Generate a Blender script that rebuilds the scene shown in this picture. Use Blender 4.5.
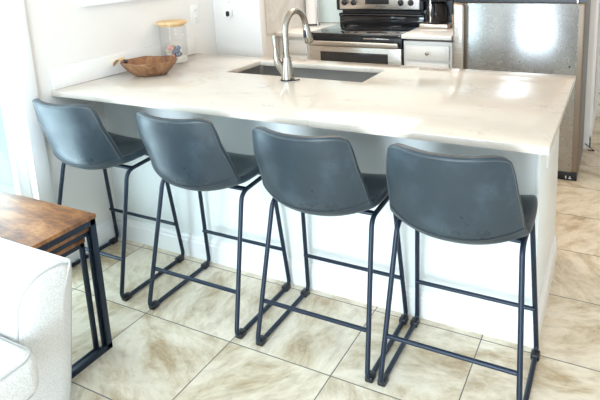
import bpy, bmesh, math, random
from mathutils import Vector, Matrix
random.seed(7)
S = bpy.context.scene
COL = S.collection
for o in list(bpy.data.objects): bpy.data.objects.remove(o)
R = math.radians
PI = math.pi

# ------------------------------------------------------------------ camera
CAM = (0.2121, -1.9778, 1.5175); YAW, PITCH, ROLL = 0.4647, 0.2039, -0.0375
FPX, PX, PY = 555.03, 344.92, 67.30
cy, sy = math.cos(YAW), math.sin(YAW)
fwd = Vector((-sy*math.cos(PITCH), cy*math.cos(PITCH), -math.sin(PITCH)))
rgt = Vector((cy, sy, 0)); upv = rgt.cross(fwd)
r2 = math.cos(ROLL)*rgt + math.sin(ROLL)*upv
u2 = -math.sin(ROLL)*rgt + math.cos(ROLL)*upv
cd = bpy.data.cameras.new('camera'); cam = bpy.data.objects.new('camera', cd); COL.objects.link(cam)
m = Matrix((r2, u2, -fwd)).transposed().to_4x4(); m.translation = Vector(CAM)
cam.matrix_world = m
cd.sensor_fit = 'HORIZONTAL'; cd.sensor_width = 36; cd.lens = FPX*36/600
cd.shift_x = (300-PX)/600; cd.shift_y = -(200-PY)/600
cd.clip_start = .05
S.camera = cam

# ------------------------------------------------------------------ world, lights, exposure
w = bpy.data.worlds.new('world'); S.world = w; w.use_nodes = True
bg = w.node_tree.nodes['Background']; bg.inputs[0].default_value = (.75, .9, 1, 1); bg.inputs[1].default_value = 1.0
def area(name, loc, rot, sx, sy_, power, col):
    l = bpy.data.lights.new(name, 'AREA'); l.shape = 'RECTANGLE'; l.size = sx; l.size_y = sy_
    l.energy = power; l.color = col
    o = bpy.data.objects.new(name, l); COL.objects.link(o); o.location = loc; o.rotation_euler = rot
    return o
# daylight through the patio window behind the camera
area('window_daylight', (-.40, -4.25, 1.14), (R(90), 0, 0), 1.7, 2.2, 145, (.72, .87, 1))
area('side_fill_light', (2.75, -2.2, 1.4), (R(90), 0, R(90)), 2.2, 1.6, 12, (.72, .87, 1))  # added cool fill from the open right side, no real window
area('glass_door_daylight', (-2.40, -.86, 1.12), (R(90), 0, R(-90)), .95, 2.2, 36, (.74, .90, 1))
# warm recessed kitchen ceiling lights
area('kitchen_downlight', (-1.6, 1.45, 2.45), (0, 0, 0), 1.3, .8, 13, (1, .84, .70))
area('kitchen_downlight', (-.3, 1.2, 2.45), (0, 0, 0), 1.2, .8, 5, (1, .76, .55))
area('kitchen_downlight', (.9, .9, 2.45), (0, 0, 0), .6, .6, 5, (1, .52, .22))
S.view_settings.view_transform = 'Standard'
S.view_settings.look = 'None'
S.view_settings.exposure = .43
S.view_settings.gamma = 1
S.view_settings.use_curve_mapping = False

# ------------------------------------------------------------------ materials
def mat(name, col=(.8, .8, .8), rough=.5, metal=0., **k):
    m_ = bpy.data.materials.new(name); m_.use_nodes = True
    b = m_.node_tree.nodes['Principled BSDF']
    b.inputs['Base Color'].default_value = (*col, 1); b.inputs['Roughness'].default_value = rough
    b.inputs['Metallic'].default_value = metal
    for a, v in k.items(): b.inputs[a.replace('_', ' ')].default_value = v
    return m_
def nodes(m_): return m_.node_tree.nodes, m_.node_tree.links, m_.node_tree.nodes['Principled BSDF']
def coord(m_, scale=(1, 1, 1), rot=(0, 0, 0), kind='Object'):
    n, l, b = nodes(m_)
    t = n.new('ShaderNodeTexCoord'); mp = n.new('ShaderNodeMapping')
    mp.inputs['Scale'].default_value = scale; mp.inputs['Rotation'].default_value = rot
    l.new(t.outputs[kind], mp.inputs[0]); return mp.outputs[0]
def ramp(m_, fac, stops, interp='LINEAR'):
    n, l, b = nodes(m_); r = n.new('ShaderNodeValToRGB'); r.color_ramp.interpolation = interp
    e = r.color_ramp.elements
    while len(e) > 1: e.remove(e[-1])
    e[0].position = stops[0][0]; e[0].color = (*stops[0][1], 1)
    for p_, c in stops[1:]:
        q = e.new(p_); q.color = (*c, 1)
    l.new(fac, r.inputs[0]); return r.outputs[0]
def noise(m_, vec, scale, detail=4, rough=.5, dist=0, w_=None):
    n, l, b = nodes(m_); t = n.new('ShaderNodeTexNoise')
    if w_ is not None: t.noise_dimensions = '4D'; l.new(w_, t.inputs['W'])
    t.inputs['Scale'].default_value = scale; t.inputs['Detail'].default_value = detail
    t.inputs['Roughness'].default_value = rough; t.inputs['Distortion'].default_value = dist
    l.new(vec, t.inputs['Vector']); return t.outputs[0]
def bump(m_, h, strength=.2, dist=.01):
    n, l, b = nodes(m_); t = n.new('ShaderNodeBump'); t.inputs['Strength'].default_value = strength
    t.inputs['Distance'].default_value = dist; l.new(h, t.inputs['Height']); l.new(t.outputs[0], b.inputs['Normal'])
def mixc(m_, fac, a, b_, mode='MIX'):
    n, l, b = nodes(m_); t = n.new('ShaderNodeMix'); t.data_type = 'RGBA'; t.blend_type = mode
    if isinstance(fac, float): t.inputs[0].default_value = fac
    else: l.new(fac, t.inputs[0])
    for i, v in ((6, a), (7, b_)):
        if isinstance(v, tuple): t.inputs[i].default_value = (*v, 1)
        else: l.new(v, t.inputs[i])
    return t.outputs[2]
def basecol(m_, s): n, l, b = nodes(m_); l.new(s, b.inputs['Base Color'])

M = {}
M['wall'] = mat('wall_paint', (.84, .805, .765), .6)
bump(M['wall'], noise(M['wall'], coord(M['wall']), 140, 2), .05, .002)
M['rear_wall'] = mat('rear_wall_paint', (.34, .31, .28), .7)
M['ceiling'] = mat('ceiling_paint', (.88, .87, .85), .8)
M['trim'] = mat('trim_gloss', (.88, .88, .87), .3)
M['panel'] = mat('panel_paint', (.84, .875, .865), .38)
bump(M['panel'], noise(M['panel'], coord(M['panel']), 60, 2), .03, .002)
M['cabinet'] = mat('cabinet_paint', (.86, .86, .84), .35)
M['plate'] = mat('white_plastic', (.88, .87, .84), .3)
M['plate_dark'] = mat('slot_dark', (.12, .11, .1), .5)

# floor tile
f = M['floor'] = mat('stone_tile', rough=.32)
n, l, b = nodes(f)
TX, TY = .457, .4123
tc = n.new('ShaderNodeTexCoord'); mp = n.new('ShaderNodeMapping'); l.new(tc.outputs['Object'], mp.inputs[0])
mp.inputs['Location'].default_value = (.2067+TX*20, .0314+TY*20, 0)
br = n.new('ShaderNodeTexBrick'); br.offset = 0; br.squash = 1; l.new(mp.outputs[0], br.inputs['Vector'])
br.inputs['Color1'].default_value = (0, 0, 0, 1); br.inputs['Color2'].default_value = (1, 1, 1, 1); br.inputs['Mortar'].default_value = (.5, .5, .5, 1)
br.inputs['Scale'].default_value = 1; br.inputs['Mortar Size'].default_value = .0022; br.inputs['Mortar Smooth'].default_value = .05
br.inputs['Bias'].default_value = 0; br.inputs['Brick Width'].default_value = TX; br.inputs['Row Height'].default_value = TY
mu = n.new('ShaderNodeMath'); mu.operation = 'MULTIPLY'; mu.inputs[1].default_value = 37; l.new(br.outputs['Color'], mu.inputs[0])
rt = n.new('ShaderNodeVectorRotate'); rt.rotation_type = 'Z_AXIS'
l.new(mp.outputs[0], rt.inputs['Vector']); l.new(mu.outputs[0], rt.inputs['Angle'])
st = n.new('ShaderNodeMapping'); st.inputs['Scale'].default_value = (1, 2.1, 1); l.new(rt.outputs[0], st.inputs[0])
n1 = noise(f, st.outputs[0], 3.4, 11, .72, .5, mu.outputs[0])
n2 = noise(f, st.outputs[0], 9, 6, .6, .6, mu.outputs[0])
c1 = ramp(f, n1, [(.28, (.36, .235, .125)), (.39, (.54, .41, .26)), (.46, (.70, .595, .44)), (.56, (.87, .775, .63)), (.66, (.73, .65, .53)), (.78, (.54, .42, .29))])
c2 = ramp(f, n2, [(.3, (.58, .52, .44)), (.5, (.9, .88, .84)), (.7, (1, 1, 1))])
c3 = mixc(f, .6, c1, c2, 'MULTIPLY')
basecol(f, mixc(f, br.outputs['Fac'], c3, (.13, .115, .10)))
inv = n.new('ShaderNodeMath'); inv.operation = 'SUBTRACT'; inv.inputs[0].default_value = 1; l.new(br.outputs['Fac'], inv.inputs[1])
bump(f, inv.outputs[0], .35, .002)

# quartz
q = M['quartz'] = mat('quartz', rough=.14, Coat_Weight=.3, Coat_Roughness=.05)
v = coord(q, (1, 1.7, 1), (0, 0, R(25)))
nn = noise(q, v, 1.6, 6, .6, 1.2)
vein = ramp(q, nn, [(0, (0, 0, 0)), (.487, (0, 0, 0)), (.5, (.8, .8, .8)), (.513, (0, 0, 0)), (1, (0, 0, 0))])
fade = ramp(q, noise(q, v, 4.5, 3), [(.48, (0, 0, 0)), (.62, (.7, .7, .7))])
fv = mixc(q, 1.0, vein, fade, 'MULTIPLY')
cl = ramp(q, noise(q, v, 3, 5), [(.35, (.65, .575, .495)), (.6, (.69, .62, .54))])
basecol(q, mixc(q, fv, cl, (.42, .38, .33)))
M['pale_tile'] = mat('pale_tile', (.76, .88, .88), .12)
M['white_stone'] = mat('white_stone', (.84, .82, .79), .15)
M['backsplash'] = mat('backsplash_stone', (.76, .74, .71), .2)
g = M['backsplash']; basecol(g, ramp(g, noise(g, coord(g), 7, 5, .6, 1), [(.35, (.74, .71, .67)), (.6, (.84, .83, .80))]))

# leather
lt = M['leather'] = mat('grey_leather', rough=.40, Specular_IOR_Level=.5)
v = coord(lt)
basecol(lt, ramp(lt, noise(lt, v, 7, 4, .55, .2), [(.3, (.021, .034, .045)), (.5, (.025, .040, .052)), (.68, (.047, .070, .089))]))
n, l, b = nodes(lt)
l.new(ramp(lt, noise(lt, v, 11, 3, .5), [(.3, (.27,)*3), (.7, (.42,)*3)]), b.inputs['Roughness'])
bump(lt, noise(lt, v, 320, 3, .6), .15, .0008)
M['stitch'] = mat('stitch_thread', (.12, .125, .12), .7)
M['piping'] = mat('leather_edge', (.022, .027, .032), .4)
M['black_metal'] = mat('black_steel', (.012, .022, .042), .38, .3)
M['black_plastic'] = mat('black_plastic', (.012, .014, .018), .35)
M['steel'] = mat('brushed_steel', (.62, .585, .54), .28, 1.)
s_ = M['steel']; n, l, b = nodes(s_)
sn = noise(s_, coord(s_, (1, 1, 90)), 6, 3)
l.new(ramp(s_, sn, [(.3, (.24,)*3), (.7, (.36,)*3)]), b.inputs['Roughness'])
# fridge steel with faint smudges
s_ = M['fridge_steel'] = mat('fridge_steel', (.60, .57, .53), .24, 1.); n, l, b = nodes(s_)
sm = noise(s_, coord(s_), 22, 6, .7)
l.new(ramp(s_, sm, [(.5, (.27,)*3), (.8, (.30,)*3)]), b.inputs['Roughness'])
basecol(s_, ramp(s_, noise(s_, coord(s_), 34, 4, .7), [(.6, (.37, .365, .36)), (.74, (.40, .395, .385))]))
tg = n.new('ShaderNodeTangent'); tg.direction_type = 'RADIAL'; tg.axis = 'Z'; l.new(tg.outputs[0], b.inputs['Tangent'])
b.inputs['Anisotropic'].default_value = .6; b.inputs['Anisotropic Rotation'].default_value = .25
M['fridge_edge'] = mat('fridge_edge', (.25, .20, .155), .42, .75)
M['fridge_side'] = mat('fridge_side', (.20, .215, .235), .5, .2)
M['nickel'] = mat('brushed_nickel', (.42, .385, .34), .24, 1.)
M['chrome'] = mat('chrome', (.8, .8, .8), .12, 1.)
M['sink'] = mat('sink_steel', (.36, .345, .33), .3, 1.)
M['black_glass'] = mat('black_glass', (.006, .008, .012), .07, Coat_Weight=.5)
M['oven_glass'] = mat('oven_glass', (.035, .033, .034), .15)
M['burner'] = mat('burner_ring', (.016, .018, .022), .12)
M['glass'] = mat('clear_glass', (1, 1, 1), .02, Transmission_Weight=1., IOR=1.12)
M['glass'] = jg = bpy.data.materials.new('jar_glass'); jg.use_nodes = True; n = jg.node_tree.nodes; l = jg.node_tree.links
n.remove(n['Principled BSDF']); t_ = n.new('ShaderNodeBsdfTransparent'); g_ = n.new('ShaderNodeBsdfGlossy'); g_.inputs['Roughness'].default_value = .03; x_ = n.new('ShaderNodeMixShader')
lw = n.new('ShaderNodeLayerWeight'); lw.inputs[0].default_value = .07; l.new(lw.outputs['Facing'], x_.inputs[0])
t_.inputs[0].default_value = (.985, .99, .99, 1)
l.new(t_.outputs[0], x_.inputs[1]); l.new(g_.outputs[0], x_.inputs[2]); l.new(x_.outputs[0], n['Material Output'].inputs[0])
M['dark_glass'] = mat('dark_glass', (.08, .07, .06), .05, Transmission_Weight=.6, IOR=1.3)
M['sand'] = mat('white_sand', (.82, .78, .72), .9)
M['paper'] = mat('paper_towel', (.86, .86, .86), .9)
M['mug'] = mat('mug_glaze', (.72, .48, .36), .35)
M['bamboo'] = mat('bamboo', (.72, .47, .22), .45)
g = M['bamboo']; basecol(g, ramp(g, noise(g, coord(g, (3, 26, 3)), 5, 3), [(.3, (.62, .38, .16)), (.7, (.80, .56, .29))]))
# bowl woods
def wood(name, a, b_, c, scale, sc, rough=.4):
    m_ = mat(name, rough=rough); v_ = coord(m_, scale)
    basecol(m_, ramp(m_, noise(m_, v_, sc, 6, .65, 1.2), [(.28, a), (.48, b_), (.7, c)])); return m_
M['bowl_wood'] = wood('bowl_wood', (.10, .042, .017), (.23, .105, .045), (.36, .19, .095), (1, 1, .25), 22)
M['bowl_inside'] = wood('bowl_inside', (.09, .035, .015), (.26, .105, .04), (.46, .20, .065), (1, 1, .6), 12)
M['leaf_wood'] = mat('pale_leaf_wood', (.80, .50, .20), .45)
M['dark_wood'] = mat('dark_burl', (.035, .018, .012), .4)
# rustic table
tw = M['rustic'] = mat('rustic_top', rough=.45); v = coord(tw, (1, 2.6, 1), (0, 0, R(8)))
na = noise(tw, v, 4.6, 9, .66, .6); nb = noise(tw, coord(tw, (2, 8, 1)), 9, 6, .7, .8)
ca = ramp(tw, na, [(.28, (.055, .026, .016)), (.42, (.20, .082, .032)), (.53, (.36, .155, .055)), (.66, (.52, .265, .10)), (.8, (.30, .14, .06))])
basecol(tw, mixc(tw, .55, ca, ramp(tw, nb, [(.3, (.50, .42, .38)), (.6, (1, 1, 1))]), 'MULTIPLY'))
M['bowl_rim'] = mat('bowl_rim', (.42, .24, .12), .45)
M['table_edge'] = mat('table_edge', (.16, .075, .04), .5)
# boucle
bc = M['boucle'] = mat('cream_boucle', (.80, .79, .76), .95, Sheen_Weight=.3)
v = coord(bc); nz = noise(bc, v, 230, 3, .7)
basecol(bc, ramp(bc, nz, [(.38, (.66, .65, .63)), (.58, (.82, .81, .79))])); bump(bc, nz, .7, .004)
M['welt'] = mat('cream_welt', (.50, .50, .49), .9)
M['canvas'] = mat('canvas', (.88, .88, .88), .7)
M['display'] = mat('display', (.02, .022, .025), .2)
M['print'] = mat('dark_print', (.04, .04, .045), .5)
M['white_print'] = mat('white_print', (.75, .75, .75), .5)
dg = M['door_glass'] = bpy.data.materials.new('door_glass'); dg.use_nodes = True; n = dg.node_tree.nodes; l = dg.node_tree.links
n.remove(n['Principled BSDF']); t_ = n.new('ShaderNodeBsdfTransparent'); g_ = n.new('ShaderNodeBsdfGlossy'); g_.inputs['Roughness'].default_value = .02; x_ = n.new('ShaderNodeMixShader'); x_.inputs[0].default_value = .07
t_.inputs[0].default_value = (.92, .97, .97, 1)
l.new(t_.outputs[0], x_.inputs[1]); l.new(g_.outputs[0], x_.inputs[2]); l.new(x_.outputs[0], n['Material Output'].inputs[0])

# ------------------------------------------------------------------ mesh helpers
class MB:
    def __init__(s): s.bm = bmesh.new()
    def box(s, lo, hi, bev=0, seg=2, mtx=None):
        lo = Vector(lo); hi = Vector(hi); t = bmesh.new()
        bmesh.ops.create_cube(t, size=1, matrix=Matrix.Translation((lo+hi)/2) @ Matrix.Diagonal((*(hi-lo), 1)))
        if bev: bmesh.ops.bevel(t, geom=t.edges[:], offset=bev, segments=seg, profile=.5, affect='EDGES')
        s.merge(t, mtx); return s
    def merge(s, t, mtx=None):
        if mtx is not None: bmesh.ops.transform(t, matrix=mtx, verts=t.verts)
        me = bpy.data.meshes.new('tmp'); t.to_mesh(me); t.free(); s.bm.from_mesh(me); bpy.data.meshes.remove(me)
    def loft(s, rings, closed=True, caps=True):
        t = bmesh.new(); vs = [[t.verts.new(p) for p in r] for r in rings]; k = len(rings[0])
        for a, c in zip(vs, vs[1:]):
            for i in range(k if closed else k-1): t.faces.new((a[i], a[(i+1) % k], c[(i+1) % k], c[i]))
        if caps: t.faces.new(vs[0][::-1]); t.faces.new(vs[-1])
        bmesh.ops.recalc_face_normals(t, faces=t.faces); s.merge(t); return s
    def tube(s, pts, r, seg=10, closed=False):
        pts = [Vector(p) for p in pts]; k = len(pts)
        rr = r if isinstance(r, (list, tuple)) else [r]*k
        tang = []
        for i in range(k):
            a = pts[(i-1) % k] if (closed or i) else pts[0]; c = pts[(i+1) % k] if (closed or i < k-1) else pts[-1]
            tang.append((c-a).normalized())
        t0 = tang[0]; nrm = t0.orthogonal().normalized(); rings = []
        for i in range(k):
            if i: nrm = tang[i-1].rotation_difference(tang[i]) @ nrm
            nrm = (nrm - nrm.dot(tang[i])*tang[i]).normalized(); bn = tang[i].cross(nrm)
            rings.append([pts[i]+rr[i]*(math.cos(a)*nrm+math.sin(a)*bn) for a in (2*PI*j/seg for j in range(seg))])
        if closed: rings.append(rings[0])
        s.loft(rings, caps=not closed)
        if closed: bmesh.ops.remove_doubles(s.bm, verts=s.bm.verts, dist=1e-6)
        return s
    def lathe(s, prof, c=(0, 0, 0), seg=32, fn=None):
        rings = []
        for r_, z in prof:
            rings.append([Vector((c[0]+r_*(fn(a) if fn else 1)*math.cos(a), c[1]+r_*(fn(a) if fn else 1)*math.sin(a), c[2]+z)) for a in (2*PI*j/seg for j in range(seg))])
        return s.loft(rings)
    def cyl(s, a, b_, r, seg=20): return s.tube([a, b_], r, seg)
    def build(s, name, mt, parent=None, smooth=True, ang=40):
        me = bpy.data.meshes.new(name); s.bm.to_mesh(me); s.bm.free()
        o = bpy.data.objects.new(name, me); COL.objects.link(o)
        for k in (mt if isinstance(mt, list) else [mt]): me.materials.append(M[k])
        if smooth:
            me.shade_smooth()
            me.set_sharp_from_angle(angle=R(ang))
        if parent:
            o.parent = parent
        return o
def thing(name, label, cat, loc=(0, 0, 0), group=None):
    o = bpy.data.objects.new(name, None); o.empty_display_size = .1; COL.objects.link(o); o.location = loc
    return tag(o, label, cat, group)
def tag(o, label, cat, group=None):
    o['label'] = label; o['category'] = cat
    if group: o['group'] = group
    return o
def struct(o): o['kind'] = 'structure'; return o
def arc(pts, rad, seg=6, closed=False):
    """round the corners of a polyline"""
    P = [Vector(p) for p in pts]; k = len(P); out = []; RR = rad if isinstance(rad, list) else [rad]*k
    for i in range(k):
        if not closed and i in (0, k-1): out.append(P[i]); continue
        a, b_, c = P[i-1], P[i], P[(i+1) % k]
        d1 = (a-b_).normalized(); d2 = (c-b_).normalized(); th = d1.angle(d2); d = min(RR[i]/math.tan(th/2), (a-b_).length*.49, (c-b_).length*.49)
        p0 = b_+d1*d; p1 = b_+d2*d
        for j in range(seg+1):
            t = j/seg; out.append((1-t)**2*p0+2*t*(1-t)*b_+t*t*p1)
    return out
def sp(ctrl, t):
    """Catmull-Rom through rows of control tuples, t in 0..1"""
    k = len(ctrl)-1; x = t*k; i = min(int(x), k-1); f_ = x-i
    g_ = lambda j: ctrl[max(0, min(k, j))]
    a, b_, c, d = g_(i-1), g_(i), g_(i+1), g_(i+2)
    return [.5*((2*b_[q])+(-a[q]+c[q])*f_+(2*a[q]-5*b_[q]+4*c[q]-d[q])*f_**2+(-a[q]+3*b_[q]-3*c[q]+d[q])*f_**3) for q in range(len(b_))]

# ------------------------------------------------------------------ room
H = .915; WX = -2.243; YB = 2.37
struct(MB().box((-2.45, -4.4, -.06), (3.0, 6.0, 0)).build('floor', 'floor'))
struct(MB().box((-2.45, -4.4, 2.5), (3.0, 6.0, 2.56)).build('ceiling', 'ceiling'))
wl = MB()
wl.box((WX-.12, -4.4, 0), (WX, -1.30, 2.5)); wl.box((WX-.12, -1.30, 2.05), (WX, -.42, 2.5)); wl.box((WX-.12, -.42, 0), (WX, 2.42, 2.5))
struct(wl.build('wall_left', 'wall'))
struct(MB().box((WX, .975, 0), (-1.868, 1.035, 2.5), .004).build('wall_pier', 'wall'))
struct(MB().box((WX, YB, 0), (.05, YB+.12, 2.5)).build('wall_back', 'wall'))
wr = MB(); wr.box((-.05, 2.42, 0), (.055, 3.36, 2.5)); struct(wr.build('wall_hall', 'wall'))
struct(MB().box((.0, 4.2, 0), (3.0, 4.32, 2.5)).build('wall_hall_end', 'wall'))
struct(MB().box((2.9, -1.0, 0), (3.0, 4.2, 2.5)).build('wall_right', 'wall'))
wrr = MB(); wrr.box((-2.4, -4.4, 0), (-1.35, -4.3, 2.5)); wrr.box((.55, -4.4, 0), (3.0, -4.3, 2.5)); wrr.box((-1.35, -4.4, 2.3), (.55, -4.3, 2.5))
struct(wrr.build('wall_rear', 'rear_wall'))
# door on the left wall and its casing
d1 = struct(MB().box((WX-.075, -1.30, .0), (WX-.04, -.42, .09), .003).box((WX-.075, -1.30, 1.97), (WX-.04, -.42, 2.05), .003).box((WX-.075, -.475, .09), (WX-.04, -.42, 1.97), .003).box((WX-.075, -1.30, .09), (WX-.04, -1.245, 1.97), .003).build('door_1', 'trim'))
struct(MB().box((WX-.060, -1.245, .09), (WX-.055, -.475, 1.97)).build('window_1', 'door_glass'))
cs = MB().box((WX, -.425, 0), (WX+.016, -.348, 2.12), .004).box((WX, -1.38, 0), (WX+.016, -1.305, 2.12), .004).box((WX, -1.305, 2.05), (WX+.016, -.425, 2.12), .004)
struct(cs.build('trim_1', 'trim'))
def basebd(name, pts, face, h=.13):
    """baseboard with a moulded top; pts: 2D line, face: outward 2D normal"""
    a, b_ = (Vector((*p, 0)) for p in pts); nrm = Vector((*face, 0))
    prof = [(0, 0), (.014, 0), (.014, h*.72), (.010, h*.78), (.010, h*.86), (.005, h*.93), (.004, h), (0, h)]
    mb_ = MB().loft([[p+nrm*d+Vector((0, 0, z)) for d, z in prof] for p in (a, b_)])
    return struct(mb_.build(name, 'trim', ang=25))
basebd('baseboard_left', ((WX, -.348), (WX, -.002)), (1, 0))
basebd('baseboard_hall', ((.055, 2.42), (.055, 3.36)), (1, 0), .10)
basebd('baseboard_end', ((.0, 4.2), (2.9, 4.2)), (0, -1), .10)
struct(MB().box((.055, 2.42, 0), (.072, 2.50, 2.1), .003).build('trim_2', 'trim'))
struct(MB().box((.055, 3.26, 0), (.078, 3.36, 2.1), .003).build('trim_3', 'trim'))
# pale cyan tile panel on the back wall above the rear counter
struct(MB().box((-2.23, YB-.012, H+.001), (-.85, YB, 1.7)).build('trim_5', 'pale_tile'))

# ------------------------------------------------------------------ peninsula
pen = thing('kitchen_island', 'white panelled kitchen peninsula with baseboard running out from the left wall', 'kitchen island', (-1.1, .35, 0))
def par(o, p):
    o.parent = p; o.matrix_parent_inverse = Matrix.Translation(-Vector(p.location)); return o
pm = MB()
pm.box((WX+.001, .014, 0), (-.03, .03, H-.03)); pm.box((-.03, .014, 0), (-.014, .72, H-.03), .001); pm.box((WX+.001, .70, 0), (-.014, .72, H-.03))
pm.box((WX+.001, .03, .0), (-.03, .70, .05))
par(pm.build('body', 'panel'), pen)
bb = MB(); h = .125
prof = [(0, 0), (.014, 0), (.014, h*.70), (.010, h*.76), (.010, h*.86), (.005, h*.93), (.004, h), (0, h)]
ringL = [Vector((WX+.002, .014-d, z)) for d, z in prof]; ringC = [Vector((-.014+d, .014-d, z)) for d, z in prof]; ringE = [Vector((-.014+d, .70, z)) for d, z in prof]
bb.loft([ringL, ringC, ringE]); par(bb.build('baseboard', 'trim', ang=25), pen)
op = MB().box((-.0142, .215, .655), (-.008, .285, .77), .002); op = par(op.build('outlet_plate', 'plate'), pen)
par(MB().box((-.0085, .235, .672), (-.0065, .265, .705), .001).box((-.0085, .235, .718), (-.0065, .265, .751), .001).build('socket', 'plate'), pen)
# countertop slab with a real sink cut-out
SX0, SX1, SY0, SY1 = -1.665, -.862, .338, .655
ct = bmesh.new()
xs = [WX+.001, SX0, SX1, .0437]; ys = [-.2746, SY0, SY1, .7633]
for zt in (H, H-.028):
    vs = [[ct.verts.new((x, y, zt)) for x in xs] for y in ys]
    for j in range(3):
        for i in range(3):
            if i == 1 and j == 1: continue
            fc = (vs[j][i], vs[j][i+1], vs[j+1][i+1], vs[j+1][i]); ct.faces.new(fc if zt == H else fc[::-1])
    if zt == H: top = vs
    else:
        lo = vs
        ring = [(0, i) for i in range(4)]+[(j, 3) for j in range(1, 4)]+[(3, i) for i in (2, 1, 0)]+[(j, 0) for j in (2, 1)]
        for a, c in zip(ring, ring[1:]+ring[:1]):
            ct.faces.new((lo[a[0]][a[1]], lo[c[0]][c[1]], top[c[0]][c[1]], top[a[0]][a[1]]))
        hole = [(1, 1), (1, 2), (2, 2), (2, 1)]
        for a, c in zip(hole, hole[1:]+hole[:1]):
            ct.faces.new((top[a[0]][a[1]], top[c[0]][c[1]], lo[c[0]][c[1]], lo[a[0]][a[1]]))
bmesh.ops.recalc_face_normals(ct, faces=ct.faces)
ed = [e for e in ct.edges if len(e.link_faces) == 2 and e.calc_face_angle() > 1]
bmesh.ops.bevel(ct, geom=ed, offset=.003, segments=2, profile=.5, affect='EDGES')
cm = MB(); cm.merge(ct); cto = cm.build('countertop', 'quartz')
tag(cto, 'long white quartz countertop with faint veins on top of the peninsula', 'countertop')
bs = MB().box((WX+.001, -.262, H), (WX+.012, .756, H+.108), .002).build('backsplash', 'white_stone')
tag(bs, 'low white stone backsplash strip along left wall behind the wooden bowl', 'backsplash')
# undermount sink
sk = thing('kitchen_sink', 'undermount stainless steel sink basin sunk into the peninsula countertop', 'sink', ((SX0+SX1)/2, (SY0+SY1)/2, .68))
def rrect(x0, x1, y0, y1, r, z, seg=5):
    pts = []
    for cx_, cy_, a0 in ((x1-r, y0+r, -90), (x1-r, y1-r, 0), (x0+r, y1-r, 90), (x0+r, y0+r, 180)):
        for j in range(seg+1):
            a = R(a0+90*j/seg); pts.append(Vector((cx_+r*math.cos(a), cy_+r*math.sin(a), z)))
    return pts
x0, x1, y0, y1 = SX0-.002, SX1+.002, SY0-.002, SY1+.002
rings = [rrect(x0-.02, x1+.02, y0-.02, y1+.02, .04, H-.0285), rrect(x0, x1, y0, y1, .03, H-.0285), rrect(x0+.004, x1-.004, y0+.004, y1-.004, .03, .73),
         rrect(x0+.03, x1-.03, y0+.03, y1-.03, .04, .70), rrect(x0+.3, x1-.3, y0+.13, y1-.13, .02, .694)]
outer = [[p+Vector((0, 0, -.004)) for p in r_] for r_ in rings[::-1]]
outer = [rrect(x0+.3, x1-.3, y0+.13, y1-.13, .02, .690), rrect(x0+.028, x1-.028, y0+.028, y1-.028, .04, .696), rrect(x0-.003, x1+.003, y0-.003, y1+.003, .03, .73), rrect(x0-.003, x1+.003, y0-.003, y1+.003, .03, H-.031), rrect(x0-.02, x1+.02, y0-.02, y1+.02, .04, H-.031)]
t = bmesh.new(); allr = rings+outer; vs = [[t.verts.new(p) for p in r_] for r_ in allr]; k = len(vs[0])
for a, c in zip(vs, vs[1:]+vs[:1]):
    if a is vs[4]: continue
    for i in range(k): t.faces.new((a[i], a[(i+1) % k], c[(i+1) % k], c[i]))
t.faces.new(vs[4]); t.faces.new(vs[5][::-1]); bmesh.ops.recalc_face_normals(t, faces=t.faces)
mb = MB(); mb.merge(t); par(mb.build('basin', 'sink'), sk)
par(MB().lathe([(.045, 0), (.045, .003), (.03, .003), (.028, -.0), (.0, -.0)][:4], ((x0+x1)/2, (y0+y1)/2, .6945)).build('drain', 'chrome'), sk)

# faucet
FX, FY = -1.234, .275
fa = thing('kitchen_faucet', 'tall brushed nickel gooseneck kitchen faucet with pull-down head at the sink', 'faucet', (FX, FY, H))
def L(mb_, name, mt, parent, **kw): return par(mb_.build(name, mt, parent=None, **kw), parent)
L(MB().lathe([(.036, 0), (.036, .004), (.033, .006), (.0, .006)][:3], (FX, FY, H)).tube([(FX+.02, FY-.02, H+.004), (FX+.05, FY-.012, H+.004), (FX+.062, FY+.01, H+.004)], .003, 8), 'gasket', 'black_plastic', fa)
L(MB().lathe([(.031, .005), (.0305, .03), (.028, .06), (.0235, .095), (.020, .115)], (FX, FY, H)), 'base', 'nickel', fa)
path = [(FX, FY, H+.10), (FX, FY, H+.230)]
for j in range(1, 17):
    a = PI-PI*.94*j/16; path.append((FX+.006*j/16, FY+.095+.095*math.cos(a), H+.230+.099*math.sin(a)))
e1 = Vector(path[-1]); e0 = Vector(path[-2]); dr = (e1-e0).normalized()
L(MB().tube(path, .0155, 16), 'spout', 'nickel', fa)
L(MB().tube([e1-dr*.005, e1, e1+dr*.012, e1+dr*.014, e1+dr*.06, e1+dr*.085, e1+dr*.098], [.0158, .0168, .0168, .018, .021, .0235, .0225], 18), 'spray_head', 'nickel', fa)
bp = e1+dr*.05+Vector((0, -.019, .003))
L(MB().box(bp+Vector((-.012, -.006, -.022)), bp+Vector((.006, .005, .02)), .003), 'spray_button', 'black_plastic', fa)
hx = FX-.018
L(MB().tube([(FX-.008, FY-.006, H+.03), (hx-.012, FY-.030, H+.085), (hx-.016, FY-.034, H+.10)], [.019, .0185, .017], 14), 'handle_mount', 'nickel', fa)
L(MB().tube([(hx-.014, FY-.032, H+.085), (hx-.018, FY-.036, H+.12), (hx-.019, FY-.038, H+.17), (hx-.020, FY-.040, H+.215), (hx-.020, FY-.040, H+.224)], [.0165, .0145, .0085, .0105, .009], 12), 'handle', 'nickel', fa)

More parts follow.
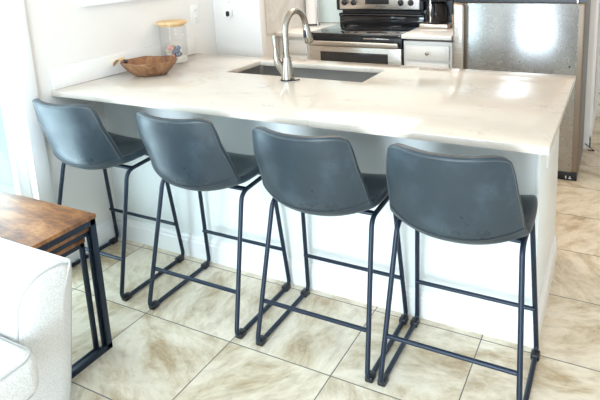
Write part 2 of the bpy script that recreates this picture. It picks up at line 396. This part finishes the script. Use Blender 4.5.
# ------------------------------------------------------------------ bar stools
PROF = [(-.035, .580, .206), (-.045, .614, .220), (-.105, .626, .232), (-.200, .615, .236), (-.295, .599, .235), (-.358, .600, .233), (-.398, .645, .232), (-.418, .722, .228), (-.435, .80, .220), (-.450, .868, .210), (-.460, .924, .200)]
def seat_pt(u, v_):
    if v_ > .8:
        t0 = (v_-.8)/.2; v_ = v_-.055*t0**1.5*abs(u)**7; u = u*(1-.03*t0**3*u*u)
    y, z, hw = sp(PROF, v_)
    y2, z2, _ = sp(PROF, min(1, v_+.01)); y1, z1, _ = sp(PROF, max(0, v_-.01))
    ty, tz = y2-y1, z2-z1; ln = math.hypot(ty, tz) or 1; ty /= ln; tz /= ln
    q0 = min(1, max(0, (v_-.22)/.50)); th0 = q0*q0*(3-2*q0)*R(82)
    ny, nz_ = math.sin(th0), math.cos(th0)      # inside direction (up for seat, forward for back)
    k = min(1, max(0, (v_-.35)/.3)); k = k*k*(3-2*k)
    curl = (.024*(1-k)+.058*k+.030*max(0, 1-((v_-.55)/.25)**2))*abs(u)**2.2
    if v_ < .18: curl *= .35+.65*v_/.18
    fx = hw*(u - .06*u**3*k)
    # rounded corners at the two ends
    drop = 0.
    if v_ > .8: drop = .006*((v_-.8)/.2)*(1-u*u)
    dropf = .02*((.15-v_)/.15)**2*abs(u)**6 if v_ < .15 else 0
    return Vector((fx, y+ny*curl - (-dropf), z+nz_*curl-drop)), Vector((0, ny, nz_))
def seat_h(u, v_):
    ed_ = min((1-abs(u))*.22, v_*.6, (1-v_)*.6); th = .0145 if v_ > .5 else .0145+.004*(1-v_/.5)
    q_ = min(1, ed_/.012); return th*(.35+.65*math.sqrt(max(0, 1-(1-q_)**2)))
def seat_n(u, v_):
    e = .012
    a = seat_pt(min(1, u+e), v_)[0]-seat_pt(max(-1, u-e), v_)[0]; c = seat_pt(u, min(1, v_+e))[0]-seat_pt(u, max(0, v_-e))[0]
    nn_ = c.cross(a).normalized()
    if nn_.dot(seat_pt(u, v_)[1]) < 0: nn_ = -nn_
    return nn_
def make_stool():
    t_ = thing('bar_stool', '', 'bar stool')
    NU, NV = 30, 44
    us = [math.sin(PI/2*(2*i/NU-1)) for i in range(NU+1)]; vv = [.5-.5*math.cos(PI*j/NV)*(.6+.4*abs(math.cos(PI*j/NV))) for j in range(NV+1)]
    bm_ = bmesh.new(); gi = []; go = []
    for v_ in vv:
        ri = []; ro = []
        for u in us:
            p, _ = seat_pt(u, v_); nn_ = seat_n(u, v_)
            hh = seat_h(u, v_)
            ri.append(bm_.verts.new(p+nn_*hh)); ro.append(bm_.verts.new(p-nn_*hh))
        gi.append(ri); go.append(ro)
    for j in range(NV):
        for i in range(NU):
            bm_.faces.new((gi[j][i], gi[j][i+1], gi[j+1][i+1], gi[j+1][i])); bm_.faces.new((go[j][i], go[j+1][i], go[j+1][i+1], go[j][i+1]))
    for j in range(NV):
        bm_.faces.new((gi[j][0], gi[j+1][0], go[j+1][0], go[j][0])); bm_.faces.new((gi[j][NU], go[j][NU], go[j+1][NU], gi[j+1][NU]))
    for i in range(NU):
        bm_.faces.new((gi[0][i], go[0][i], go[0][i+1], gi[0][i+1])); bm_.faces.new((gi[NV][i], gi[NV][i+1], go[NV][i+1], go[NV][i]))
    bmesh.ops.recalc_face_normals(bm_, faces=bm_.faces)
    mb_ = MB(); mb_.merge(bm_); mb_.build('seat_shell', 'leather', t_, ang=75)
    # stitching: along the rim of the back and across the lower back
    def stitches(uv, side, mb_, step=.0062):
        P = []
        for u, v_ in uv:
            p, _ = seat_pt(u, v_); P.append(p+side*seat_n(u, v_)*(seat_h(u, v_)+.0004))
        acc = 0; on = True; cur = [P[0]]
        for a, c in zip(P, P[1:]):
            acc += (c-a).length
            if on: cur.append(c)
            if acc >= step*(.62 if on else .38):
                if on and len(cur) > 1: mb_.tube([cur[0], cur[-1]], .0014, 5)
                on = not on; acc = 0; cur = [c]
    K = 900
    rim = [(-.96, .54+.44*j/K) for j in range(K)]+[(-.96+1.92*j/K, .98) for j in range(K)]+[(.96, .98-.44*j/K) for j in range(K)]
    s1 = MB(); stitches(rim, -1, s1)
    sm2 = MB(); sp_ = []
    for j in range(61):
        u = -.965+1.93*j/60; v_ = .575+.02*u*u; sp_.append(seat_pt(u, v_)[0]-seat_n(u, v_)*(seat_h(u, v_)+.0010))
    sm2.tube(sp_, .0015, 6).build('seam', 'piping', t_)
    s1.build('stitching', 'stitch', t_, smooth=False)
    # side frames: rear leg, runner, front leg and top run in one bent tube
    def fx_(side, z): return side*(.2375-.026*max(0, z-.02)/.58)
    for side in (-1, 1):
        loop = [(-.428, .0105), (-.022, .0105), (-.078, .592), (-.290, .578)]
        pts = [(fx_(side, z), y, z) for y, z in loop]
        pts2 = arc(pts, [.034, .030, .055, .055], 8, True)
        fr = MB().tube(pts2, .0094, 12, closed=True).build('side_frame', 'black_metal', t_)
        for y in (-.398, -.052):
            MB().box((side*.2375-.016, y-.020, .0), (side*.2375+.016, y+.020, .025), .006).build('foot_cap', 'black_plastic', t_)
    def bar(y, z): return MB().tube([(fx_(-1, z), y, z), (fx_(1, z), y, z)], .0082, 10)
    bar(-.381, .185).build('stretcher', 'black_metal', t_)
    bar(-.052, .203).build('footrest', 'black_metal', t_)
    sm_ = MB(); sm_.box((-.214, -.12, .584), (.214, -.095, .594), .002).box((-.214, -.27, .575), (.214, -.245, .585), .002); sm_.build('seat_support', 'black_metal', t_)
    return t_
stool = make_stool()
def dup(root, loc, label):
    r_ = root.copy(); COL.objects.link(r_); r_.location = loc; r_['label'] = label
    for ch in list(root.children):
        c = ch.copy(); COL.objects.link(c); c.parent = r_
    return r_
SL = [((-.237, 0, 0), 'grey leather bar stool nearest the end of the peninsula, rightmost of four'),
      ((-.760, -.002, 0), 'grey leather bar stool next left of the rightmost one, below the sink'),
      ((-1.337, 0, 0), 'grey leather bar stool second from the left wall'),
      ((-1.977, -.003, 0), 'grey leather bar stool in the corner by the left wall, behind the nesting tables')]
for i, (lc, lb) in enumerate(SL):
    if i == 0: stool.location = lc; stool['label'] = lb; st_ = stool
    else: st_ = dup(stool, lc, lb)
    st_['group'] = 'bar stools along the peninsula'

# ------------------------------------------------------------------ nesting tables
def ntable(x0, x1, y0, y1, h, label, leg, topmat):
    t_ = thing('nesting_table', label, 'side table', ((x0+x1)/2, (y0+y1)/2, 0), 'set of three nesting tables')
    th = .016
    tm = MB().box((x0, y0, h-th), (x1, y1, h), .0015); L(tm, 'tabletop', topmat, t_)
    lx = .012
    for xx in (x0+.002, x1-.002-lx):
        fm = MB()
        fm.box((xx, y1-leg-.004, 0), (xx+lx, y1-.004, h-th), .001).box((xx, y0+.004, 0), (xx+lx, y0+.004+leg, h-th), .001)
        fm.box((xx, y0+.004, 0.0), (xx+lx, y1-.004, leg), .001).box((xx, y0+.004, h-th-leg), (xx+lx, y1-.004, h-th), .001)
        L(fm, 'side_frame', 'black_metal', t_)
    bm2 = MB().box((x0+.016, y0+.006, h-th-.02), (x1-.016, y0+.02, h-th), .001)
    L(bm2, 'rear_rail', 'black_metal', t_)
    for yy in (y1-.05, y1-.20): L(MB().cyl((x1-.003, yy, h-th-leg/2), (x1-.0005, yy, h-th-leg/2), .004, 12), 'bolt', 'black_plastic', t_)
    return t_
ntable(-2.085, -1.538, -.930, -.653, .577, 'largest nesting table with rustic brown wood top beside the white sofa', .024, 'rustic')
ntable(-2.069, -1.554, -.920, -.664, .532, 'middle nesting table, its wood edge showing under the largest rustic top', .018, 'rustic')
ntable(-2.053, -1.570, -.910, -.690, .489, 'smallest nesting table tucked lowest inside the set of three', .018, 'rustic')

# ------------------------------------------------------------------ sofa
so = thing('sofa', 'cream boucle sofa with rounded arm and piped seams at lower left', 'sofa', (-1.7, -1.8, 0))
def arm(yo, yi, sgn):
    """profile in (y,z): outer side yo, inner side yi"""
    d = lambda k_: yo+(yi-yo)*k_
    pr_ = [(d(.03), .05), (d(.0), .15), (d(0), .565), (d(.06), .591), (d(.2), .606), (d(.45), .611), (d(.68), .605), (d(.86), .583), (d(.96), .55), (d(1), .48), (d(1), .05)]
    pr_ = [tuple(sp(pr_, i/60)) for i in range(61)]
    def ring(x, ins=0):
        c_y = (yo+yi)/2
        return [Vector((x - (.0 if ins is None else 0) - .12*(1-min(1, z/.6)), c_y+(y-c_y)*(1-ins), .05+(z-.05)*(1-ins*.35))) for y, z in pr_]
    xf = -1.293
    rs = [ring(-2.12, .03)]+[ring(-2.10)]+[ring(-2.10+(xf-.012+2.10)*i/8) for i in range(1, 9)]+[ring(xf-.004, .03), ring(xf, .09), ring(xf, .5)]
    L(MB().loft(rs), 'arm', 'boucle', so, ang=70)
    wt = [p+Vector((.002, 0, .0)) for p in ring(xf-.009, .01)]
    L(MB().tube(wt, .0035, 8), 'welt', 'welt', so)
arm(-.945, -1.125, 1); arm(-2.85, -2.67, -1)
L(MB().box((-2.1, -2.68, .06), (-1.40, -1.12, .30), .03, 4), 'seat_base', 'boucle', so)
L(MB().box((-2.22, -2.83, .06), (-2.06, -.96, .80), .05, 5), 'back', 'boucle', so)
for ya, yb in ((-1.90, -1.132), (-2.665, -1.905)):
    cm_ = MB().box((-2.05, ya, .30), (-1.215, yb, .445), .045, 6); cu = L(cm_, 'seat_cushion', 'boucle', so)
    for zz in (.318, .43):
        wp = [p for p in rrect(-2.045, -1.223, ya+.008, yb-.008, .05, zz, 6)]
        w_ = MB().tube(wp, .0035, 8, closed=True).build('cushion_welt', 'welt'); w_.parent = cu
for fx0, fy0 in ((-1.45, -1.0), (-2.05, -1.0), (-1.45, -2.8), (-2.05, -2.8)):
    L(MB().lathe([(.018, 0), (.026, .06)], (fx0, fy0, 0)), 'foot', 'black_plastic', so)

# ------------------------------------------------------------------ back run: range, cabinets, counters
CF = 1.71
def cabinet(x0, x1, label, knobx):
    c_ = thing('base_cabinet', label, 'cabinet', ((x0+x1)/2, 1.95, 0))
    L(MB().box((x0, CF+.035, .10), (x1, YB-.013, H-.035)).box((x0, CF+.09, 0), (x1, YB-.013, .10)), 'body', 'cabinet', c_)
    dw = MB().box((x0+.02, CF+.016, H-.165), (x1-.02, CF+.035, H-.06), .004).box((x0+.045, CF+.012, H-.145), (x1-.045, CF+.018, H-.08), .003)
    d_ = L(dw, 'drawer', 'cabinet', c_)
    k_ = MB().tube([(knobx, CF+.012, H-.112), (knobx, CF-.002, H-.112), (knobx, CF-.006, H-.112), (knobx, CF-.018, H-.112), (knobx, CF-.022, H-.112)], [.005, .005, .013, .014, .009], 16).build('knob', 'nickel'); k_.parent = d_
    do = MB().box((x0+.02, CF+.016, .13), (x1-.02, CF+.035, H-.185), .004).box((x0+.07, CF+.012, .18), (x1-.07, CF+.018, H-.235), .003)
    L(do, 'door', 'cabinet', c_)
    return c_
RX0, RX1 = -1.945, -1.185
cabinet(WX+.002, RX0-.006, 'white base cabinet left of the range behind the faucet', -2.16)
cabinet(RX1+.012, -.815, 'white drawer cabinet with round knob between range and refrigerator', -.985)
c1_ = MB().box((WX+.002, CF-.012, H-.03), (RX0-.004, YB-.001, H), .003).build('countertop', 'white_stone'); tag(c1_, 'short white countertop left of the range holding the paper towels', 'countertop')
c2_ = MB().box((RX1+.006, CF-.0, H-.015), (-.812, YB-.001, H+.015), .003).build('countertop', 'white_stone'); tag(c2_, 'short pale countertop under the coffee maker beside the refrigerator', 'countertop')
b3 = MB().box((WX+.001, 1.58, H), (WX+.013, YB-.014, 1.6), .001).build('backsplash', 'backsplash'); tag(b3, 'beige marbled backsplash on the side wall left of the paper towels', 'backsplash')

CG = 1.64
rg = thing('range', 'stainless and black electric range with glass cooktop against the back wall', 'stove', ((RX0+RX1)/2, 1.95, 0))
L(MB().box((RX0+.004, CG+.05, .02), (RX1-.004, 2.28, H-.02), .002), 'body', 'black_plastic', rg)
od = L(MB().box((RX0, CG+.004, .20), (RX1, CG+.05, H-.092), .006), 'oven_door', 'steel', rg)
gw = MB().box((RX0+.10, CG+.0005, .36), (RX1-.10, CG+.006, H-.135), .0025).build('window', 'oven_glass'); gw.parent = od
hd = MB().box((RX0+.01, CG-.04, H-.083), (RX1-.01, CG-.015, H-.048), .008, 3).box((RX0+.03, CG-.025, H-.078), (RX0+.055, CG+.02, H-.052), .003).box((RX1-.055, CG-.025, H-.078), (RX1-.03, CG+.02, H-.052), .003).build('handle', 'steel'); hd.parent = od
L(MB().box((RX0, CG+.02, H-.088), (RX1, CG+.05, H-.018), .003), 'vent_strip', 'black_plastic', rg)
L(MB().box((RX0, CG+.004, .03), (RX1, CG+.05, .19), .006), 'drawer', 'steel', rg)
L(MB().box((RX0-.002, CG+.0, H-.018), (RX1+.002, 2.19, H+.008), .005), 'cooktop', 'black_glass', rg)
for bx_, by_, br_ in ((-1.76, 1.77, .09), (-1.39, 1.77, .105), (-1.76, 2.04, .07), (-1.39, 2.04, .08)):
    L(MB().tube([(bx_+br_*math.cos(2*PI*j/40), by_+br_*math.sin(2*PI*j/40), H+.0078) for j in range(40)], .0012, 5, closed=True), 'burner', 'burner', rg)
L(MB().box((RX0+.002, 2.185, H-.02), (RX1-.002, 2.28, H+.10), .006).tube([(RX0+.004, 2.185, H+.085), (RX1-.004, 2.185, H+.085)], .014, 12), 'back_guard', 'black_glass', rg)
co = L(MB().box((RX0-.008, 2.15, H+.125), (RX1+.008, 2.28, H+.32), .012, 3).box((RX0+.03, 2.19, H+.09), (RX1-.03, 2.27, H+.13)), 'control_console', 'black_plastic', rg)
def sub(mb_, name, mt, par_o, root, **kw):
    o = mb_.build(name, mt, **kw); o.parent = par_o; return o
sub(MB().box((RX0+.028, 2.144, H+.137), (RX1-.028, 2.152, H+.30), .003), 'control_panel', 'steel', co, rg)
sub(MB().box((-1.68, 2.139, H+.178), (-1.47, 2.146, H+.25), .002), 'display', 'display', co, rg)
for kx in (-1.87, -1.785, -1.367, -1.282):
    sub(MB().tube([(kx, 2.144, H+.192), (kx, 2.136, H+.192), (kx, 2.134, H+.192), (kx, 2.116, H+.192), (kx, 2.113, H+.192)], [.025, .025, .019, .017, .013], 20), 'knob', 'black_plastic', co, rg)
def text(body, size, loc, rot, name, mt, par_o, root):
    cu_ = bpy.data.curves.new(name, 'FONT'); cu_.body = body; cu_.size = size; cu_.extrude = .0006; cu_.align_x = 'CENTER'
    cu_.materials.append(M[mt]); tmp = bpy.data.objects.new('tmp', cu_); COL.objects.link(tmp); me = bpy.data.meshes.new_from_object(tmp.evaluated_get(bpy.context.evaluated_depsgraph_get())); bpy.data.objects.remove(tmp)
    o = bpy.data.objects.new(name, me); COL.objects.link(o); o.location = loc; o.rotation_euler = rot
    o.parent = par_o; return o
text('Whirlpool', .022, (-1.545, 2.1435, H+.155), (R(90), 0, 0), 'lettering', 'print', co, rg)

L(MB().box((RX1-.30, CG+.017, H-.032), (RX1-.10, CG+.021, H-.024), .001), 'vent_label', 'chrome', rg)  # bright label on the vent strip, modelled as a chrome bar
rg.location.y += .07
# paper towel
pt = thing('paper_towel_holder', 'white paper towel roll upright on a dark stand in the back left corner', 'paper towel', (-2.165, 2.18, H))
L(MB().lathe([(.061, 0), (.061, .008), (.055, .012), (.012, .012)], (-2.165, 2.18, H)), 'base', 'black_plastic', pt)
L(MB().lathe([(.02, .013), (.055, .013), (.055, .29), (.02, .29)], (-2.165, 2.18, H)), 'roll', 'paper', pt)
L(MB().tube([(-2.098, 2.145, H+.0), (-2.098, 2.145, H+.30)], .006, 10).tube([(-2.165, 2.18, H+.012), (-2.165, 2.18, H+.33)], .005, 10).lathe([(.012, .33), (.014, .342), (.008, .352)], (-2.165, 2.18, H)), 'post', 'chrome', pt)

# coffee maker
cmx, cmy = -1.045, 2.17; Z = H+.015
cf = thing('coffee_maker', 'black drip coffee maker with glass carafe on the counter beside the refrigerator', 'coffee maker', (cmx, cmy, Z))
L(MB().box((cmx-.115, cmy-.13, Z), (cmx+.115, cmy+.13, Z+.035), .012, 3), 'base', 'steel', cf)
L(MB().box((cmx-.11, cmy+.04, Z+.03), (cmx+.11, cmy+.13, Z+.34), .012, 3).box((cmx-.11, cmy-.12, Z+.20), (cmx+.11, cmy+.13, Z+.34), .015, 3), 'body', 'black_plastic', cf)
L(MB().lathe([(.03, .0), (.065, .002), (.078, .03), (.08, .08), (.07, .12), (.055, .145), (.052, .145), (.066, .12), (.075, .08), (.073, .03), (.03, .006)], (cmx, cmy-.045, Z+.037)), 'carafe', 'dark_glass', cf)
L(MB().lathe([(.056, .146), (.06, .15), (.05, .16), (.02, .162)], (cmx, cmy-.045, Z+.037)).box((cmx-.008, cmy-.15, Z+.07), (cmx+.008, cmy-.135, Z+.18), .003).box((cmx-.008, cmy-.15, Z+.165), (cmx+.008, cmy-.09, Z+.18), .003), 'carafe_handle', 'black_plastic', cf)
L(MB().box((cmx-.03, cmy-.126, Z+.045), (cmx-.018, cmy-.120, Z+.215), .002), 'chrome_band', 'chrome', cf)
mg = thing('mug', 'tan ceramic mug between the coffee maker and refrigerator', 'mug', (-.885, 2.13, Z))
L(MB().lathe([(.034, 0), (.037, .004), (.042, .10), (.039, .10), (.034, .008), (.0, .008)][:5], (-.885, 2.13, Z)), 'body', 'mug', mg)
L(MB().tube(arc([(-.885, 2.13+.036, Z+.08), (-.885, 2.13+.072, Z+.08), (-.885, 2.13+.072, Z+.025), (-.885, 2.13+.034, Z+.025)], .02), .005, 8), 'handle', 'mug', mg)

# ------------------------------------------------------------------ refrigerator
FRX0, FRX1, FY0 = -.80, .026, 1.69
fg = thing('refrigerator', 'stainless steel refrigerator with bar handle at the right end of the kitchen', 'refrigerator', (-.387, 2.0, 0))
L(MB().box((FRX0+.005, FY0+.07, .02), (FRX1-.003, 2.40 if False else 2.29, 1.72), .006), 'body', 'fridge_side', fg)
def fdoor(z0, z1, name):
    o = L(MB().box((FRX0, FY0+.004, z0), (FRX1, FY0+.066, z1), .014, 4), name, 'fridge_edge', fg)
    sub(MB().box((FRX0+.10, FY0-.001, z0+.004), (FRX1-.040, FY0+.006, z1-.004), .002), 'front_panel', 'fridge_steel', o, fg)
    return o
ld = fdoor(.062, 1.163, 'lower_door'); ud = fdoor(1.185, 1.735, 'upper_door')
for o_, za, zb in ((ld, .50, 1.155), (ud, 1.195, 1.62)):
    sub(MB().box((FRX0+.016, FY0-.05, za), (FRX0+.085, FY0-.012, zb), .014, 4).box((FRX0+.02, FY0-.02, za+.01), (FRX0+.06, FY0+.006, za+.06), .003).box((FRX0+.02, FY0-.02, zb-.06), (FRX0+.06, FY0+.006, zb-.01), .003), 'handle', 'steel', o_, fg)
sub(MB().tube([(-.052, FY0-.0008, .765), (-.052, FY0-.004, .765)], .006, 20), 'badge', 'print', ld, fg)
L(MB().box((FRX0+.02, FY0+.02, .0), (FRX1-.006, FY0+.07, .058), .003), 'toe_grille', 'black_plastic', fg)
L(MB().box((-.05, FY0+.0185, .012), (-.042, FY0+.0205, .03)).box((-.03, FY0+.0185, .012), (-.012, FY0+.0205, .018)).box((-.024, FY0+.0185, .018), (-.018, FY0+.0205, .03)), 'grille_mark', 'white_print', fg)
L(MB().box((FRX0+.01, FY0+.02, 1.1635), (FRX1-.01, FY0+.06, 1.1845)), 'door_gasket', 'black_plastic', fg)
L(MB().tube([(FRX1-.05, FY0+.014, 1.1635), (FRX1-.05, FY0+.014, 1.1845)], .009, 12), 'hinge', 'chrome', fg)

# ------------------------------------------------------------------ things on the peninsula
# carved bowl
BX, BY = -2.035, .170
bo = thing('wooden_bowl', 'carved brown wooden bowl with a leaf handle on the peninsula near the wall', 'bowl', (BX, BY, H))
NB = 56; ca_, sa_ = math.cos(YAW-.1), math.sin(YAW-.1)
def bowl_ring(rx, ry, z, wob):
    out = []
    for j in range(NB):
        a = 2*PI*j/NB; fl = 1+wob*.5*abs(math.cos(6*a))*1.2-wob*.3
        x = rx*fl*math.cos(a); y = ry*fl*math.sin(a); out.append(Vector((BX+x*ca_-y*sa_, BY+x*sa_+y*ca_, H+z+wob*.04*math.cos(6*a))))
    return out
B = MB().loft([bowl_ring(.070, .055, .0, 0), bowl_ring(.090, .070, .004, .02), bowl_ring(.118, .095, .028, .05), bowl_ring(.139, .114, .056, .06), bowl_ring(.149, .124, .074, .06), bowl_ring(.147, .122, .078, .06), bowl_ring(.141, .116, .076, .06)], caps=False)
B.loft([bowl_ring(.070, .055, .0, 0), bowl_ring(.002, .002, .0, 0)])
inn = MB().loft([bowl_ring(.1405, .1155, .0755, .06), bowl_ring(.131, .106, .056, .06), bowl_ring(.108, .086, .030, .05), bowl_ring(.08, .06, .012, .02), bowl_ring(.02, .015, .009, 0)], caps=False)
L(inn, 'bowl_interior', 'bowl_inside', bo, ang=25)
L(B, 'bowl_body', 'bowl_wood', bo, ang=25)
def bl(x, y, z): return Vector((BX+x*ca_-y*sa_, BY+x*sa_+y*ca_, H+z))
def blob(c, rx, ry, rz, mb_):
    t2 = bmesh.new(); bmesh.ops.create_icosphere(t2, subdivisions=3, radius=1)
    for v_ in t2.verts: v_.co = bl(c[0]+v_.co.x*rx, c[1]+v_.co.y*ry, c[2]+v_.co.z*rz)
    mb_.merge(t2); return mb_
L(blob((-.146, .012, .068), .018, .022, .013, MB()), 'stem', 'dark_wood', bo)
lf = MB().loft([[bl(x, w_*s2, z) for s2, dz in ((-1, 0), (0, .006), (1, 0))]+[bl(x, 0, z-.006)] for x, w_, z in ((-.148, .016, .082), (-.162, .040, .090), (-.184, .034, .074), (-.202, .006, .050))])
L(lf, 'leaf_handle', 'leaf_wood', bo)

# glass jar of shells
JX, JY, JR = -2.142, .475, .077
jr = thing('glass_jar', 'clear glass canister with bamboo lid holding seashells beside the wooden bowl', 'jar', (JX, JY, H))
L(MB().lathe([(JR-.01, 0), (JR, .006), (JR, .228), (JR-.0025, .228), (JR-.0025, .006), (JR-.012, .004)], (JX, JY, H+.0005), 48), 'glass', 'glass', jr)
L(MB().lathe([(JR+.006, .229), (JR+.010, .233), (JR+.010, .244), (JR+.006, .248)], (JX, JY, H), 48).lathe([(JR-.006, .218), (JR-.006, .2295)], (JX, JY, H), 48), 'lid', 'bamboo', jr, ang=30)
L(MB().lathe([(JR-.005, .007), (JR-.005, .034), (JR-.03, .037), (.01, .036)], (JX, JY, H), 40), 'sand', 'sand', jr)
shc = {'shell_cream': (.80, .70, .55), 'shell_pink': (.75, .42, .36), 'shell_brown': (.34, .19, .12), 'shell_white': (.85, .82, .78), 'shell_blue': (.22, .25, .32)}
for k_, c_ in shc.items(): M[k_] = mat(k_, c_, .4)
names = list(shc)
rs_ = random.Random(11); placed = []; tries = 0
for lay, most in ((0, 14), (1, 12), (2, 8)):
    n0 = len(placed)
    for tries in range(3000):
        if len(placed)-n0 >= most: break
        r0 = rs_.uniform(.0135, .0185)
        a = rs_.uniform(0, 2*PI); d = math.sqrt(rs_.random())*(JR-.022-r0*1.25); z = .036+r0*.85+lay*.021
        p = Vector((JX+d*math.cos(a), JY+d*math.sin(a), H+z))
        if all((p-q_).length > (r0+rq)*.70 for q_, rq in placed): placed.append((p, r0))
def shell_mesh(kind):
    t2 = MB()
    if kind == 0:   # spiral snail shell
        P = []; Rr = []
        for j in range(44):
            a = j*.42; s2 = 1-j/46; P.append((math.cos(a)*.55*s2, math.sin(a)*.55*s2, -.35+1.25*(1-s2))); Rr.append(.52*s2+.02)
        t2.tube(P, Rr, 10)
    else:           # ribbed scallop
        rings_ = []
        for j in range(7):
            t3 = j/6; zz = math.cos(t3*PI)*.45; rr = max(.04, math.sin(t3*PI))
            rings_.append([Vector((rr*math.cos(a)*(1+.05*math.cos(14*a)), rr*math.sin(a)*(1+.05*math.cos(14*a))*.85, zz)) for a in (2*PI*i/42 for i in range(42))])
        t2.loft(rings_)
    return t2
protos = {}
for i, (p, r0) in enumerate(placed):
    kd = i % 2; mt = names[rs_.randrange(5)] if i > 4 else names[(i*3) % 5]
    key = (kd, mt)
    if key not in protos:
        o = shell_mesh(kd).build('seashell', mt); protos[key] = o
    else:
        o = protos[key].copy(); COL.objects.link(o)
    o.location = p; o.scale = (r0,)*3; o.rotation_euler = (rs_.uniform(0, 6), rs_.uniform(0, 6), rs_.uniform(0, 6))
    cn = mt.split('_')[1]; zone = ('low', 'middle', 'top')[min(2, int((p.z-H-.045)/.02))]; side = ('left', 'centre', 'right')[min(2, max(0, int(((p-Vector((JX, JY, 0))).dot(rgt)+JR)/(2*JR)*3)))]; dep = 'front' if (p-Vector((JX, JY, 0))).dot(Vector((-sy, cy, 0))) < 0 else 'back'
    tag(o, 'small %s %s seashell in the %s layer of the canister, %s %s side' % (cn, 'spiral' if kd == 0 else 'ribbed', zone, side, dep), 'seashell', 'seashells in the glass canister')

same = {}
for o in COL.objects:
    if o.get('category') == 'seashell': same.setdefault(o['label'], []).append(o)
for lb, os_ in same.items():
    if len(os_) > 1:
        os_.sort(key=lambda o: o.scale[0])
        wd = ['smallest', 'second smallest', 'third smallest', 'fourth smallest'][:len(os_)-1]+['largest']
        for o, w_ in zip(os_, wd): o['label'] = lb.replace('small ', w_+' ', 1)
# ------------------------------------------------------------------ wall plates, canvas, cord
def plate(name, label, origin, ax):
    t_ = thing(name, label, 'outlet', origin)
    ox, oy, oz = origin
    def bx(a0, a1, z0, z1, d0, d1, bev=.0015):
        if ax == 'x': return MB().box((ox+d0, oy+a0, oz+z0), (ox+d1, oy+a1, oz+z1), bev)
        return MB().box((ox+a0, oy-d1, oz+z0), (ox+a1, oy-d0, oz+z1), bev)
    L(bx(-.036, .036, -.06, .06, 0, .006), 'plate', 'plate', t_)
    for z0 in (-.043, .008):
        s2 = L(bx(-.017, .017, z0, z0+.034, .005, .0085), 'socket', 'plate', t_)
        for a0 in (-.008, .006):
            k2 = bx(a0, a0+.002, z0+.012, z0+.022, .008, .0090, 0).build('slot', 'plate_dark'); k2.parent = s2
    return t_
plate('wall_outlet', 'white wall outlet on the left wall above the glass canister', (WX, .79, 1.165), 'x')
plate('wall_outlet', 'white wall outlet in shadow on the short wall past the peninsula', (-2.10, .975, 1.20), 'y')
fr_ = thing('plug_in_device', 'small white plug-in device with dark round face in the far outlet', 'plug', (-2.07, .966, 1.16))
L(MB().box((-2.117, .925, 1.130), (-2.073, .965, 1.185), .006, 3), 'housing', 'plate', fr_)
L(MB().tube([(-2.083, .927, 1.160), (-2.083, .918, 1.160)], .012, 20).tube([(-2.083, .927, 1.148), (-2.083, .918, 1.148)], .012, 20), 'face', 'display', fr_)
cv = MB().box((WX+.001, -.04, 1.298), (WX+.03, .62, 1.95), .003).build('canvas_picture', 'canvas'); tag(cv, 'blank white canvas hanging high on the left wall above the countertop', 'picture')
cdm = MB().tube([(.055, 2.34, .004), (.10, 2.335, .004)], .004, 8).tube([(.10, 2.335, .004), (.085, 2.33, .015), (.045, 2.33, .045), (.034, 2.33, .055)], .004, 8).build('door_stop', 'black_plastic'); tag(cdm, 'thin black door stop on the floor at the back of the refrigerator', 'door stop')
